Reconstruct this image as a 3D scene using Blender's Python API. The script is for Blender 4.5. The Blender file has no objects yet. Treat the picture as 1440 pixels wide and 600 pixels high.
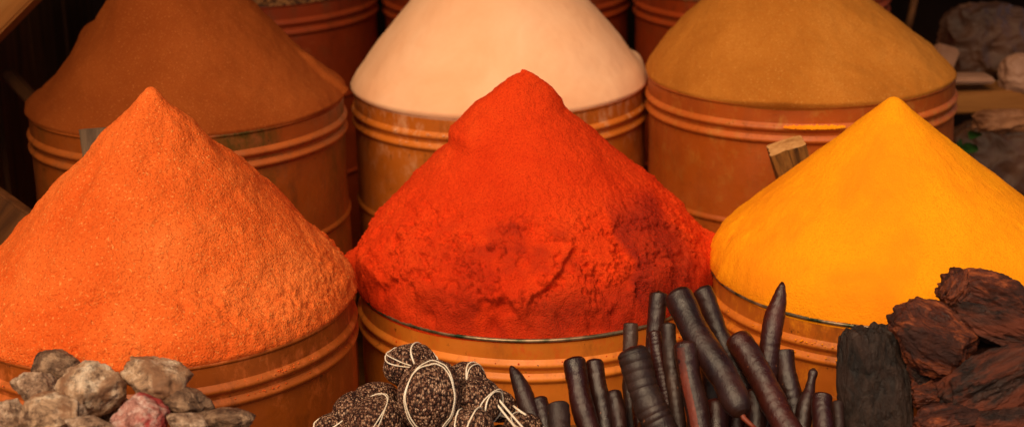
import bpy, bmesh, math, random
import numpy as np
from mathutils import Vector, Matrix, noise as mn

random.seed(7)
sc = bpy.context.scene
col = sc.collection
V = Vector

# ------------------------------------------------------------------ camera
FPX, PITCH, ROLL, R = 2450.0, math.radians(17.3), math.radians(1.5), 0.29
CAM_Z = 1.62
cam_d = bpy.data.cameras.new('camera')
cam = bpy.data.objects.new('camera', cam_d)
col.objects.link(cam)
cam_d.sensor_width = 36.0
cam_d.lens = FPX / 1440 * 36
cam_d.clip_end = 100
CM = (Matrix.Translation((0, 0, CAM_Z)) @ Matrix.Rotation(math.pi / 2 - PITCH, 4, 'X')
      @ Matrix.Rotation(-ROLL, 4, 'Z'))
cam.matrix_world = CM
cam_d.dof.use_dof = True
cam_d.dof.focus_distance = 2.48
cam_d.dof.aperture_fstop = 4.2
sc.camera = cam


def at(x, y, z):
    """the point seen at photo pixel (x, y) at depth z"""
    return CM @ V(((x - 720) / FPX * z, -(y - 300) / FPX * z, -z))


def cam_axes():
    m = CM.to_3x3()
    return m @ V((1, 0, 0)), m @ V((0, 1, 0)), m @ V((0, 0, -1))


CX, CY, CF = cam_axes()

# ------------------------------------------------------------------ materials


def lin(r, g, b):
    def f(c):
        c /= 255
        return c / 12.92 if c <= 0.04045 else ((c + 0.055) / 1.055) ** 2.4
    return (f(r), f(g), f(b), 1)


class M:
    """a small node builder"""

    def __init__(s, name, rough=0.6, spec=0.3):
        s.m = bpy.data.materials.new(name)
        s.m.use_nodes = True
        s.t = s.m.node_tree
        s.b = s.t.nodes['Principled BSDF']
        s.b.inputs['Roughness'].default_value = rough
        s.b.inputs['Specular IOR Level'].default_value = spec
        s.co = s.n('ShaderNodeTexCoord').outputs['Object']
        s.last_bump = None

    def n(s, typ, **kw):
        nd = s.t.nodes.new(typ)
        for k, v in kw.items():
            setattr(nd, k, v)
        return nd

    def L(s, a, b):
        s.t.links.new(a, b)

    def map(s, scale=(1, 1, 1), rnd=False):
        mp = s.n('ShaderNodeMapping')
        s.L(s.co, mp.inputs['Vector'])
        mp.inputs['Scale'].default_value = scale
        if rnd:
            oi = s.n('ShaderNodeObjectInfo')
            mu = s.n('ShaderNodeVectorMath', operation='SCALE')
            mu.inputs[0].default_value = (37, 11, 23)
            s.L(oi.outputs['Random'], mu.inputs['Scale'])
            s.L(mu.outputs[0], mp.inputs['Location'])
        return mp.outputs[0]

    def noise(s, scale, detail=4, rough=0.55, vec=None, dist=0):
        nd = s.n('ShaderNodeTexNoise')
        nd.inputs['Scale'].default_value = scale
        nd.inputs['Detail'].default_value = detail
        nd.inputs['Roughness'].default_value = rough
        nd.inputs['Distortion'].default_value = dist
        s.L(vec or s.co, nd.inputs['Vector'])
        return nd.outputs[0]

    def voro(s, scale, feature='F1', out='Distance', vec=None):
        nd = s.n('ShaderNodeTexVoronoi', feature=feature)
        nd.inputs['Scale'].default_value = scale
        s.L(vec or s.co, nd.inputs['Vector'])
        return nd.outputs[out]

    def ramp(s, fac, stops, const=False):
        r = s.n('ShaderNodeValToRGB')
        e = r.color_ramp.elements
        while len(e) < len(stops):
            e.new(0.5)
        for k, (p, c) in enumerate(stops):
            e[k].position = p
            e[k].color = c if not isinstance(c, (int, float)) else (c, c, c, 1)
        if const:
            r.color_ramp.interpolation = 'CONSTANT'
        s.L(fac, r.inputs[0])
        return r.outputs[0]

    def mix(s, fac, a, b, blend='MIX'):
        m = s.n('ShaderNodeMix', data_type='RGBA', blend_type=blend)
        for i, v in ((0, fac), (6, a), (7, b)):
            if isinstance(v, (int, float)):
                m.inputs[i].default_value = v
            elif isinstance(v, tuple):
                m.inputs[i].default_value = v
            else:
                s.L(v, m.inputs[i])
        return m.outputs[2]

    def attr(s, name):
        a = s.n('ShaderNodeAttribute', attribute_name=name)
        return a.outputs['Fac']

    def objrand(s):
        return s.n('ShaderNodeObjectInfo').outputs['Random']

    def color(s, c):
        if isinstance(c, tuple):
            s.b.inputs['Base Color'].default_value = c
        else:
            s.L(c, s.b.inputs['Base Color'])
        return s

    def rough(s, fac, lo, hi):
        s.L(s.ramp(fac, [(0.3, lo), (0.7, hi)]), s.b.inputs['Roughness'])
        return s

    def bump(s, h, strength, dist):
        b = s.n('ShaderNodeBump')
        b.inputs['Strength'].default_value = strength
        b.inputs['Distance'].default_value = dist
        s.L(h, b.inputs['Height'])
        if s.last_bump:
            s.L(s.last_bump, b.inputs['Normal'])
        s.last_bump = b.outputs[0]
        s.L(s.last_bump, s.b.inputs['Normal'])
        return s


def powder_mat(name, base, dark, light, grain=900, speck=0.35, bump=0.5, patch=None, bdist=0.002,
               speck_dark=None, speck_light=None):
    m = M(name, 0.95, 0.05)
    big = m.noise(7, 5, 0.6, dist=0.4)
    c = m.ramp(big, [(0.3, dark), (0.55, base), (0.75, light)])
    if patch:
        c = m.mix(m.attr('patch'), c, patch)
    g = m.noise(grain, 2, 0.6)
    if speck_dark:
        c = m.mix(m.ramp(g, [(0.40 - speck * 0.1, 0.85), (0.5, 0.0)]), c, speck_dark)
    if speck_light:
        g2 = m.noise(grain * 0.8, 1, 0.5, vec=m.map((1, 1.07, 0.96)))
        c = m.mix(m.ramp(g2, [(0.62, 0.0), (0.78, 0.6)]), c, speck_light)
    m.color(c)
    m.bump(m.noise(60, 6, 0.65), bump * 0.6, bdist * 2)
    m.bump(g, bump, bdist)
    return m.m


def drum_mat(name, base, dark, stain, seed, dust=None):
    m = M(name, 0.45, 0.34)
    off = (1 + seed * 0.07, 1 - seed * 0.05, 0.35)
    a = m.noise(5 + seed, 6, 0.65, vec=m.map(off))
    c = m.ramp(a, [(0.3, dark), (0.52, base), (0.8, tuple(min(1, x * 1.12) for x in base[:3]) + (1,))])
    b = m.noise(15 + seed * 2, 8, 0.72, vec=m.map((1, 1, 0.4)))
    c = m.mix(m.ramp(b, [(0.55, 0.0), (0.68, 0.7)]), c, stain)
    # rubbed scrapes that run round the drum
    sc_ = m.noise(20 + seed, 7, 0.75, vec=m.map((1, 1, 9)))
    c = m.mix(m.ramp(sc_, [(0.62, 0.0), (0.70, 0.45)]), c, lin(214, 140, 84))
    # chips down to the dark primer
    d = m.noise(48 + seed * 5, 7, 0.75)
    c = m.mix(m.ramp(d, [(0.635, 0.0), (0.665, 0.85)]), c, lin(48, 22, 8))
    if dust:
        sp = m.n('ShaderNodeSeparateXYZ')
        m.L(m.co, sp.inputs[0])
        up = m.ramp(sp.outputs[2], [(0.36, 0.0), (0.62, 1.0)])
        n = m.ramp(m.noise(34, 7, 0.75, vec=m.map((1, 1, 0.6))), [(0.52, 0.0), (0.66, 0.75)])
        c = m.mix(m.mix(1.0, n, up, 'MULTIPLY'), c, dust)
    m.color(c)
    m.rough(m.noise(11, 6, 0.7), 0.34, 0.66)
    m.bump(m.noise(7, 4), 0.5, 0.012)
    m.bump(d, 0.25, 0.0015)
    return m.m


def wood_mat(name, dark, base, light, grain=(60, 60, 4), bump=0.5):
    m = M(name, 0.75, 0.25)
    v = m.map(grain, True)
    a = m.noise(1.0, 6, 0.65, vec=v, dist=0.6)
    c = m.ramp(a, [(0.3, dark), (0.5, base), (0.72, light)])
    m.color(c)
    m.bump(a, bump, 0.004)
    return m.m


# ------------------------------------------------------------------ object helpers

def link(o, parent=None):
    col.objects.link(o)
    if parent:
        o.parent = parent
    return o


def mesh_obj(name, verts, faces, mat, parent=None, smooth=True, attrs=None):
    me = bpy.data.meshes.new(name)
    me.from_pydata([tuple(v) for v in verts], [], faces)
    me.materials.append(mat)
    if smooth:
        me.polygons.foreach_set('use_smooth', [True] * len(me.polygons))
    if attrs:
        for k, arr in attrs.items():
            at_ = me.attributes.new(k, 'FLOAT', 'POINT')
            at_.data.foreach_set('value', arr)
    me.update()
    return link(bpy.data.objects.new(name, me), parent)


def tag(o, label, cat, group=None):
    o['label'] = label
    o['category'] = cat
    if group:
        o['group'] = group
    return o


def structure(o):
    o['kind'] = 'structure'
    return o


def empty(name, loc, label, cat, group=None):
    e = link(bpy.data.objects.new(name, None))
    e.location = loc
    e.empty_display_size = 0.05
    return tag(e, label, cat, group)


def lathe(name, prof, mat, parent=None, seg=128, wob=None):
    vs, fs = [], []
    for k, (r, z) in enumerate(prof):
        for s in range(seg):
            a = 2 * math.pi * s / seg
            rr = r + (wob(a, z) if wob else 0)
            vs.append((rr * math.cos(a), rr * math.sin(a), z))
    for k in range(len(prof) - 1):
        for s in range(seg):
            s2 = (s + 1) % seg
            fs.append((k * seg + s, k * seg + s2, (k + 1) * seg + s2, (k + 1) * seg + s))
    return mesh_obj(name, vs, fs, mat, parent)


def tube(name, pts, rad, mat, parent=None, sides=8, closed=False, flat=1.0):
    """a tube through pts; rad is a number or one per point"""
    n = len(pts)
    rads = rad if isinstance(rad, (list, tuple)) else [rad] * n
    vs, fs = [], []
    prev = None
    for i, p in enumerate(pts):
        a = pts[(i - 1) % n] if (i > 0 or closed) else p
        b = pts[(i + 1) % n] if (i < n - 1 or closed) else p
        t = (V(b) - V(a)).normalized()
        u = V((0, 0, 1)).cross(t) if prev is None else prev - t * prev.dot(t)
        if u.length < 1e-4:
            u = V((1, 0, 0)).cross(t)
        u.normalize()
        prev = u
        w = t.cross(u)
        for s in range(sides):
            ang = 2 * math.pi * s / sides
            vs.append(V(p) + (u * math.cos(ang) + w * math.sin(ang) * flat) * rads[i])
    for i in range(n if closed else n - 1):
        j = (i + 1) % n
        for s in range(sides):
            s2 = (s + 1) % sides
            fs.append((i * sides + s, i * sides + s2, j * sides + s2, j * sides + s))
    if not closed:
        fs.append(tuple(range(sides - 1, -1, -1)))
        fs.append(tuple((n - 1) * sides + s for s in range(sides)))
    return mesh_obj(name, vs, fs, mat, parent)


def box(name, c, size, mat, parent=None, rot=None, bevel=0.004):
    bm = bmesh.new()
    bmesh.ops.create_cube(bm, size=1)
    bmesh.ops.scale(bm, vec=size, verts=bm.verts)
    if bevel:
        bmesh.ops.bevel(bm, geom=list(bm.edges), offset=bevel, segments=2, affect='EDGES')
    me = bpy.data.meshes.new(name)
    bm.to_mesh(me)
    bm.free()
    me.materials.append(mat)
    o = link(bpy.data.objects.new(name, me), parent)
    o.location = c
    if rot:
        o.rotation_euler = rot
    return o


_ico = {}


def ico(sub):
    if sub not in _ico:
        bm = bmesh.new()
        bmesh.ops.create_icosphere(bm, subdivisions=sub, radius=1)
        _ico[sub] = ([v.co.copy() for v in bm.verts], [tuple(v.index for v in f.verts) for f in bm.faces])
        bm.free()
    return _ico[sub]


def sstep(a, b, x):
    u = min(1, max(0, (x - a) / (b - a)))
    return u * u * (3 - 2 * u)


def fbm(p, o=4, h=0.9):
    return mn.fractal(p, h, 2.0, o)


# ------------------------------------------------------------------ the six (and three) drums
DP = {'FL': ((158, 76, 18), (120, 54, 10), (104, 52, 16), (214, 110, 50)),
      'FC': ((200, 110, 30), (176, 90, 20), (150, 80, 24), (206, 70, 24)),
      'FR': ((182, 94, 22), (154, 74, 16), (120, 64, 20), (232, 140, 26)),
      'BL': ((158, 76, 22), (36, 58, 14), (112, 60, 22), (150, 84, 40)),
      'BC': ((184, 96, 24), (160, 78, 16), (128, 68, 22), (220, 160, 116)),
      'BR': ((164, 76, 18), (144, 62, 12), (146, 72, 24), (176, 112, 44)),
      'T': ((150, 54, 14), (126, 42, 8), (100, 42, 12), (120, 70, 36))}
m_drum, m_hoop = {}, {}
for k_, (key_, (c1, c2, c3, c4)) in enumerate(DP.items()):
    m_drum[key_] = drum_mat('drum_paint', lin(*c1), lin(*c2), lin(*c3), 0.6 * k_, lin(*c4))
    m_hoop[key_] = drum_mat('highlit_hoop_paint', lin(*[min(235, x * 1.05 + 8) for x in c1]), lin(*c1), lin(*c3), 0.6 * k_ + 0.3, lin(*c4))  # highlights on the upper hoops put into the colour as a lighter paint
mm = M('bare_rim_metal', 0.38, 0.5)
mm.b.inputs['Metallic'].default_value = 0.7
mm.color(mm.ramp(mm.noise(40, 5), [(0.35, lin(40, 62, 40)), (0.65, lin(170, 140, 110))]))
m_rim = mm.m
m_seam = M('seam_line', 0.7).color(lin(70, 32, 8)).m
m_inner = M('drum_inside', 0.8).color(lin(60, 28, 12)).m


def drum(px, py, a, base_z, key, label, group, rim_mat=None, seam=None):
    p = at(px, py, FPX * R / a)
    h = p.z - base_z
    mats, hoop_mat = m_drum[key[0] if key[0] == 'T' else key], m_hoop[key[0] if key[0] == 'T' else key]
    e = empty('spice_drum', (p.x, p.y, base_z), label, 'drum', group)
    rnd = random.Random(int(px * 13 + py))
    ph = [rnd.uniform(0, 6.28) for _ in range(4)]

    def wob(ang, z):
        w_ = V((math.cos(ang) * 1.6 + ph[2], math.sin(ang) * 1.6 + ph[3], z * 7 + ph[0]))
        fade = 0.25 + 0.75 * sstep(0.02, 0.12, abs(h - 0.03 - z))
        return 0.0014 * math.sin(2 * ang + ph[0]) + fade * (0.0030 * mn.noise(w_) + 0.0012 * mn.noise(w_ * 2.7))
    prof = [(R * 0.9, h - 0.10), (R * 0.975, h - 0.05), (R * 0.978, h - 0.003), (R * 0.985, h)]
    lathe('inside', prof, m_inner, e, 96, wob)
    rb = R * 0.985
    body = [(R * 0.5, 0.001), (rb, 0.001)]
    n = 44
    for k in range(n + 1):
        z = 0.012 + (h - 0.018) * k / n
        body.append((rb, z))
    b = lathe('body', body, mats, e, 128, wob)
    lip = [(rb - 0.001, h - 0.0062), (rb + 0.0012, h - 0.005), (rb + 0.0018, h - 0.0025), (rb + 0.0012, h - 0.0004),
           (rb - 0.0004, h + 0.0003), (rb - 0.0022, h - 0.0006), (rb - 0.003, h - 0.004)]
    if rim_mat:
        lip = [(rb + (r - rb) * 1.6 + 0.0004, z + 0.0012) for r, z in lip]
    lathe('rim', lip, rim_mat or mats, e, 128, wob)
    for zc, hh, out in ((h - 0.0405, 0.0092, 0.0072), (h - 0.0625, 0.0092, 0.0072), (h - 0.222, 0.008, 0.005),
                        (h - 0.40, 0.008, 0.005)):
        if zc < 0.03:
            continue
        pr = []
        for k in range(11):
            t = -1 + 2 * k / 10
            pr.append((rb - 0.001 + out * (0.5 + 0.5 * math.cos(math.pi * t)) ** 0.8, zc + hh * t * 1.15))
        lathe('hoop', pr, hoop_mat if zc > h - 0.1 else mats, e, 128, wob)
    if seam is not None:
        pts = []
        vs, fs = [], []
        for k in range(24):
            z = 0.02 + (h - 0.034) * k / 23
            ro = rb + 0.0005
            for j, da in enumerate((-0.004, -0.0028, 0.0028, 0.004)):
                rr = ro if j in (1, 2) else rb - 0.003
                # follow the hoops
                for zc, hh, out in ((h - 0.0405, 0.0092, 0.0072), (h - 0.0625, 0.0092, 0.0072)):
                    t = (z - zc) / (hh * 1.15)
                    if abs(t) < 1:
                        rr += out * (0.5 + 0.5 * math.cos(math.pi * t)) ** 0.8
                vs.append((rr * math.cos(seam + da), rr * math.sin(seam + da), z))
        for k in range(23):
            for j in range(3):
                fs.append((k * 4 + j, k * 4 + j + 1, k * 4 + 4 + j + 1, k * 4 + 4 + j))
        mesh_obj('seam', vs, fs, m_seam, e)
    return e, p


FRONT, BACK, THIRD = 0.10, 0.22, 0.34
D = {}
D['FL'] = drum(225, 419, 275, FRONT, 'FL', 'dark amber steel drum holding the large grainy orange heap', 'painted spice drums of the front row')
D['FC'] = drum(753, 387, 250, FRONT, 'FC', 'ochre drum with a bare metal rim under the bright red heap', 'painted spice drums of the front row', m_rim, math.radians(-62))
D['FR'] = drum(1255, 371, 257, FRONT, 'FR', 'scuffed amber drum with a shiny rim under the bright yellow heap', 'painted spice drums of the front row', m_rim)
D['BL'] = drum(264, 139, 222, BACK, 'BL', 'shaded brown drum under the dark brown heap, beside the wooden boards', 'painted spice drums of the middle row')
D['BC'] = drum(702, 115, 207, BACK, 'BC', 'amber drum under the pale peach heap behind the red one', 'painted spice drums of the middle row')
D['BR'] = drum(1125, 99, 215, BACK, 'BR', 'smooth orange drum with yellow dust on its hoop under the ochre heap', 'painted spice drums of the middle row')
D['TL'] = drum(352, -21, 178, THIRD, 'TL', 'rust red drum of coarse seeds behind the dark brown heap', 'painted spice drums of the far row')
D['TC'] = drum(711, -31, 175, THIRD, 'TC', 'rust red drum in the far row behind the pale peach heap', 'painted spice drums of the far row')
D['TR'] = drum(1070, -28, 180, THIRD, 'TR', 'rust red drum in the far row behind the ochre heap', 'painted spice drums of the far row')
ks = list(D)
for i in range(len(ks)):
    print('DRUM', ks[i], [round(v, 3) for v in D[ks[i]][1]])
    for j in range(i):
        d = (D[ks[i]][1].xy - D[ks[j]][1].xy).length
        if d < 2.08 * R:
            print('CLOSE', ks[j], ks[i], round(d / R, 3))

# ------------------------------------------------------------------ heaps of powder


def interp(prof, t):
    xs = [p[0] for p in prof]
    for k in range(len(prof) - 1):
        if t <= xs[k + 1]:
            break
    p0 = prof[max(0, k - 1)]; p1 = prof[k]; p2 = prof[k + 1]; p3 = prof[min(len(prof) - 1, k + 2)]
    u = (t - p1[0]) / (p2[0] - p1[0])
    m1 = (p2[1] - p0[1]) / (p2[0] - p0[0]) if k > 0 else 0
    m2 = (p3[1] - p1[1]) / (p3[0] - p1[0]) if p3 is not p2 else (p2[1] - p1[1]) / (p2[0] - p1[0])
    h = p2[0] - p1[0]
    return ((2 * u**3 - 3 * u**2 + 1) * p1[1] + (u**3 - 2 * u**2 + u) * h * m1 + (-2 * u**3 + 3 * u**2) * p2[1]
            + (u**3 - u**2) * h * m2)


def heap(key, prof, mat, label, lean=(0, 0), disp=None, nr=120, na=360, patch=None, name='spice_heap', cat='spice heap',
         group='heaped cones of ground spice', edge=1.0, front=1.0):
    p = D[key][1]
    vs, pa = [], []
    ts = [(k / nr) ** 0.9 for k in range(nr + 1)]
    seed = V((sum(map(ord, key)) * 1.7, 3.1, 0))
    for k, t in enumerate(ts):
        z0 = interp(prof, t) * R
        e = 0.004
        dz = (interp(prof, min(1, t + e)) - interp(prof, max(0, t - e))) / (min(1, t + e) - max(0, t - e))
        nl = math.sqrt(1 + dz * dz)
        nr_, nz = -dz / nl, 1 / nl
        for s in range(na):
            a = 2 * math.pi * s / na
            ca, sa = math.cos(a), math.sin(a)
            r = t * R * (1 + (edge - 1) * (0.5 + 0.5 * math.sin(a)) + (front - 1) * (0.5 - 0.5 * math.sin(a)) ** 2)
            q = V((r * ca, r * sa, z0))
            d = disp(q, t, a, seed) if disp else 0.0
            if k == 0:
                d = 0
            lz = max(0, z0) / (prof[0][1] * R)
            vs.append((r * ca + nr_ * ca * d + lean[0] * R * lz, r * sa + nr_ * sa * d + lean[1] * R * lz, z0 + nz * d))
            pa.append(patch(q, t, a, seed) if patch else 0.0)
    # tuck under: skirt that goes back inside the drum
    for rr, zz in ((0.985, -0.004), (0.965, -0.02), (0.9, -0.06)):
        for s in range(na):
            a = 2 * math.pi * s / na
            vs.append((rr * R * math.cos(a), rr * R * math.sin(a), zz))
            pa.append(0.0)
    fs = []
    for k in range(nr + 3):
        for s in range(na):
            s2 = (s + 1) % na
            if k == 0:
                fs.append((s, na + s, na + s2)) if False else fs.append((s, s2, na + s2, na + s)[::-1])
            else:
                fs.append((k * na + s, (k + 1) * na + s, (k + 1) * na + s2, k * na + s2))
    o = mesh_obj(name, vs, fs, mat, None, True, {'patch': pa})
    me = o.data
    bm = bmesh.new()
    bm.from_mesh(me)
    bmesh.ops.remove_doubles(bm, verts=[v for v in bm.verts if v.index < na], dist=1e-5)
    bmesh.ops.recalc_face_normals(bm, faces=bm.faces)
    bm.to_mesh(me)
    bm.free()
    o.location = p
    return tag(o, label, cat, group)


def g1(x, c, w):
    return math.exp(-((x - c) / w) ** 2)


def angd(a, b):
    return (a - b + math.pi) % (2 * math.pi) - math.pi


# front, grainy orange
def d_fl(q, t, a, s):
    d = 0.006 * fbm(q * 9 + s, 3) + 0.002 * fbm(q * 38 + s, 3)
    base = sstep(0.72, 0.9, t)
    rough = 0.25 + 1.3 * sstep(-0.1, 0.35, mn.noise(q * 11 + s * 7) + 0.5 * (t - 0.6))
    d += (0.0008 + 0.0006 * base) * rough * fbm(q * 130 + s, 3)
    e_ = fbm(q * 16 + s * 3, 5, 0.6)
    d += 0.0022 * sstep(0.05, 0.13, e_) * base * sstep(1, 0.95, t)
    c = mn.noise(q * 55 + s * 2)
    d -= base * 0.004 * sstep(0.2, 0.55, c) * sstep(-0.2, 0.25, mn.noise(q * 14 + s * 4))
    d -= 0.006 * g1(angd(a, -2.3), 0, 0.16) * sstep(0.1, 0.5, t) * (1 - base)
    d += 0.006 * g1(angd(a, -1.75), 0, 0.2) * sstep(0.05, 0.4, t) * (1 - base)
    return d


m_fl = powder_mat('coarse_orange_spice', lin(238, 110, 45), lin(222, 90, 32), lin(246, 128, 60), 330, 1.6, 1.0, bdist=0.003,
                  speck_dark=lin(196, 66, 20), speck_light=lin(255, 176, 96))
heap('FL', [(0, 1.10), (.05, 1.075), (.11, 1.015), (.2, .93), (.32, .79), (.43, .685), (.7, .40), (.81, .27), (.89, .185), (.96, .10), (1, .015)],
     m_fl, 'large grainy orange heap with a blunt tip, behind the pale stones', (0.045, 0), d_fl, 170, 620, edge=1.012)


# front, red
def crack(a, t, q, s):
    return angd(a, -1.33 + 0.14 * mn.noise(q * 16 + s) + 0.07 * mn.noise(q * 55 + s) - 0.30 * sstep(0.86, 0.99, t))


def d_fc(q, t, a, s):
    d = 0.007 * fbm(q * 8 + s, 3) + 0.0016 * fbm(q * 30 + s, 4)
    d += (0.0008 + 0.001 * sstep(0.3, 0.8, t)) * fbm(q * 130 + s, 3)
    # shoulder of the fresh scoop on the tip
    d += 0.016 * g1(angd(a, math.pi), 0, 0.9) * sstep(0.42, 0.36, t) * sstep(0.04, 0.3, t)
    d += 0.006 * g1(angd(a, 0.1), 0, 0.5) * sstep(0.24, 0.2, t)
    # slumped slabs near the foot
    low = sstep(0.5, 0.72, t) * sstep(1.0, 0.93, t)
    k = crack(a, t, q, s)
    d += 0.011 * sstep(0.012, -0.012, k) * math.exp(min(0, k) * 1.4) * sstep(0.74, 0.82, t) * low
    n = fbm(q * 13 + s * 3, 6, 0.55)
    lo2 = sstep(0.55, 0.8, t) * sstep(1.0, 0.95, t)
    sil = 0.35 + 0.65 * sstep(-0.1, 0.5, -math.sin(a))
    d += (0.0055 * sstep(0.0, 0.05, n) + 0.005 * sstep(0.25, 0.30, n)) * lo2 * sil
    d += 0.0015 * sstep(0.1, 0.4, mn.noise(q * 20 + s * 9)) * lo2 * abs(mn.noise(q * 150))
    n2 = mn.noise(q * 34 + s * 5)
    d -= 0.006 * sstep(0.25, 0.55, n2 + 0.3 * mn.noise(q * 100)) * sstep(0.6, 0.8, t)
    k2 = angd(a, -0.98 + 0.12 * mn.noise(q * 14 + s))
    d += 0.004 * sstep(-0.02, 0.03, k2) * sstep(0.5, 0.2, k2) * sstep(0.72, 0.82, t) * low
    # crumbs that spill over the rim at both sides
    d += (0.022 + 0.014 * mn.noise(q * 70)) * g1(angd(a, 0.0), 0, 0.14) * g1(t, 0.98, 0.03)
    d += (0.024 + 0.01 * mn.noise(q * 70)) * g1(angd(a, math.pi + 0.10), 0, 0.07) * g1(t, 0.985, 0.02) * 1.5
    return d


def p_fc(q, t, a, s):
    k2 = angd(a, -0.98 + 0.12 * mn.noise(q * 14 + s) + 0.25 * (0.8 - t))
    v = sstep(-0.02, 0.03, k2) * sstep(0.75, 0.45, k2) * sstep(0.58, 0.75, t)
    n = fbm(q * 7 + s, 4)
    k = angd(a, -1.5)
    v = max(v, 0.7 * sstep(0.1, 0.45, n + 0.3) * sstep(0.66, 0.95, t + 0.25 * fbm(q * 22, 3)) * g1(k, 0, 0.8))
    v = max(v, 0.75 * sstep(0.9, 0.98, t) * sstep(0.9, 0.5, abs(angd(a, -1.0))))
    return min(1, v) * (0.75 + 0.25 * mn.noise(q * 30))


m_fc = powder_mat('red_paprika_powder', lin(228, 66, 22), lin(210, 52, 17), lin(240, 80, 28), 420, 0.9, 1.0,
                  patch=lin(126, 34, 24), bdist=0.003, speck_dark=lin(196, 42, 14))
heap('FC', [(0, 1.165), (.05, 1.145), (.12, 1.085), (.2, 1.0), (.3, .895), (.38, .815), (.5, .70), (.7, .505), (.82, .385), (.91, .275), (.96, .19), (.988, .10), (1, .012)],
     m_fc, 'bright red crumbly heap with a nubbed peak and cracked foot', (-0.06, 0), d_fc, 240, 900, p_fc, edge=1.035, front=0.978)


# front, yellow
def d_fr(q, t, a, s):
    d = 0.003 * fbm(q * 8 + s, 3) + 0.0008 * fbm(q * 40 + s, 3) + 0.0007 * fbm(q * 140 + s, 3)
    d -= 0.003 * sstep(0.42, 0.6, mn.noise(q * 45 + s)) * sstep(0.15, 0.4, mn.noise(q * 9 + s * 2))
    d += 0.005 * max(0, fbm(q * 26 + s, 3)) * g1(angd(a, math.pi), 0, 0.5) * sstep(0.4, 0.8, t)
    d += 0.003 * g1(angd(a, math.pi - 0.1), 0, 0.25) * g1(t, 0.93, 0.06)
    return d


def p_fr(q, t, a, s):
    n = mn.noise(q * 130 + s) + 0.4 * mn.noise(q * 30 + s)
    return 0.8 * sstep(0.45, 0.7, n) * g1(angd(a, math.pi + 0.12), 0, 0.28) * sstep(0.8, 0.92, t)


m_fr = powder_mat('yellow_turmeric_powder', lin(253, 158, 20), lin(240, 136, 22), lin(255, 166, 22), 380, 0.6, 0.8,
                  patch=lin(226, 84, 20), bdist=0.002, speck_dark=lin(246, 142, 18))
heap('FR', [(0, .94), (.03, .932), (.065, .90), (.1, .865), (.5, .53), (.79, .30), (.92, .18), (.97, .1), (1, .015)],
     m_fr, 'bright yellow smooth heap with a sharp peak', (-0.03, 0), d_fr, 50, 480, p_fr, edge=1.005, front=0.978)


# middle, dark brown
def d_bl(q, t, a, s):
    d = 0.006 * fbm(q * 7 + s, 3) + 0.001 * fbm(q * 60 + s, 2)
    d += 0.013 * g1(angd(a, 2.9), 0, 0.30) * g1(t, 0.61, 0.06)
    d -= 0.006 * g1(angd(a, 3.0), 0, 0.4) * g1(t, 0.78, 0.05)
    d += 0.004 * g1(angd(a, 3.05), 0, 0.6) * g1(t, 0.97, 0.05)
    d += 0.008 * sstep(-0.03, 0.0, angd(a, -0.02)) * sstep(0.12, 0.05, angd(a, -0.02)) * sstep(0.7, 0.8, t)
    return d


m_bl = powder_mat('brown_ground_spice', lin(146, 70, 25), lin(132, 60, 20), lin(158, 80, 32), 500, 0.3, 0.5,
                  speck_dark=lin(140, 64, 24), speck_light=lin(196, 120, 62))
heap('BL', [(0, 1.12), (.05, 1.1), (.12, 1.03), (.5, .545), (.8, .215), (.9, .115), (.96, .06), (1, .012)],
     m_bl, 'shaded dark brown heap with a bulging flank by the boards', (-0.05, 0), d_bl, 110, 360)


# middle, peach
def d_bc(q, t, a, s):
    d = 0.003 * fbm(q * 8 + s, 2) + 0.0006 * fbm(q * 60 + s, 2)
    d += 0.010 * g1(angd(a, 0.25), 0, 0.12) * g1(t, 0.96, 0.04)
    return d


m_bc = powder_mat('pale_peach_powder', lin(246, 190, 148), lin(240, 178, 134), lin(250, 200, 160), 400, 0.1, 0.2, bdist=0.0015)
heap('BC', [(0, 1.2), (.05, 1.18), (.14, 1.06), (.45, .69), (.62, .515), (.8, .305), (.9, .165), (.96, .085), (1, .012)],
     m_bc, 'pale peach smooth heap with rounded shoulders', (0.0, 0), d_bc, 110, 360, edge=1.02)


# middle, ochre
def d_br(q, t, a, s):
    return 0.007 * fbm(q * 6 + s, 4) + 0.001 * fbm(q * 70 + s, 2) - 0.005 * g1(angd(a, -1.2), 0, 0.25) * sstep(0.3, 0.6, t) * sstep(1, 0.8, t)


m_br = powder_mat('ochre_ground_spice', lin(176, 109, 40), lin(160, 95, 32), lin(188, 121, 50), 460, 0.6, 0.5,
                  speck_dark=lin(164, 88, 24), speck_light=lin(214, 156, 78))
heap('BR', [(0, .93), (.05, .905), (.12, .845), (.5, .50), (.8, .235), (.9, .14), (.96, .07), (1, .012)],
     m_br, 'ochre sandy heap leaning off centre, beside the shelf', (-0.2, 0), d_br, 110, 360)

# far row: low fillings
m_seed = M('coarse_seeds', 0.8)
m_seed.color(m_seed.ramp(m_seed.voro(130, out='Color'), [(0.2, lin(70, 36, 18)), (0.8, lin(170, 110, 60))]))
m_seed.bump(m_seed.voro(130), 1, 0.004)


def d_t(q, t, a, s):
    return 0.004 * fbm(q * 12 + s, 3) + 0.004 * mn.noise(q * 90 + s)


for key, lab in (('TL', 'mottled layer of brown seeds filling the far drum at the dark heap'),
                 ('TC', 'mottled layer of brown seeds in the far drum behind the peach heap'),
                 ('TR', 'mottled layer of brown seeds in the far drum behind the ochre heap')):
    heap(key, [(0, .30), (.1, .29), (.5, .2), (.9, .05), (1, .0)], m_seed.m, lab, (0, 0), d_t, 60, 200,
         name='seed_heap', cat='seeds', group='seeds filling the far drums')

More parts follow.
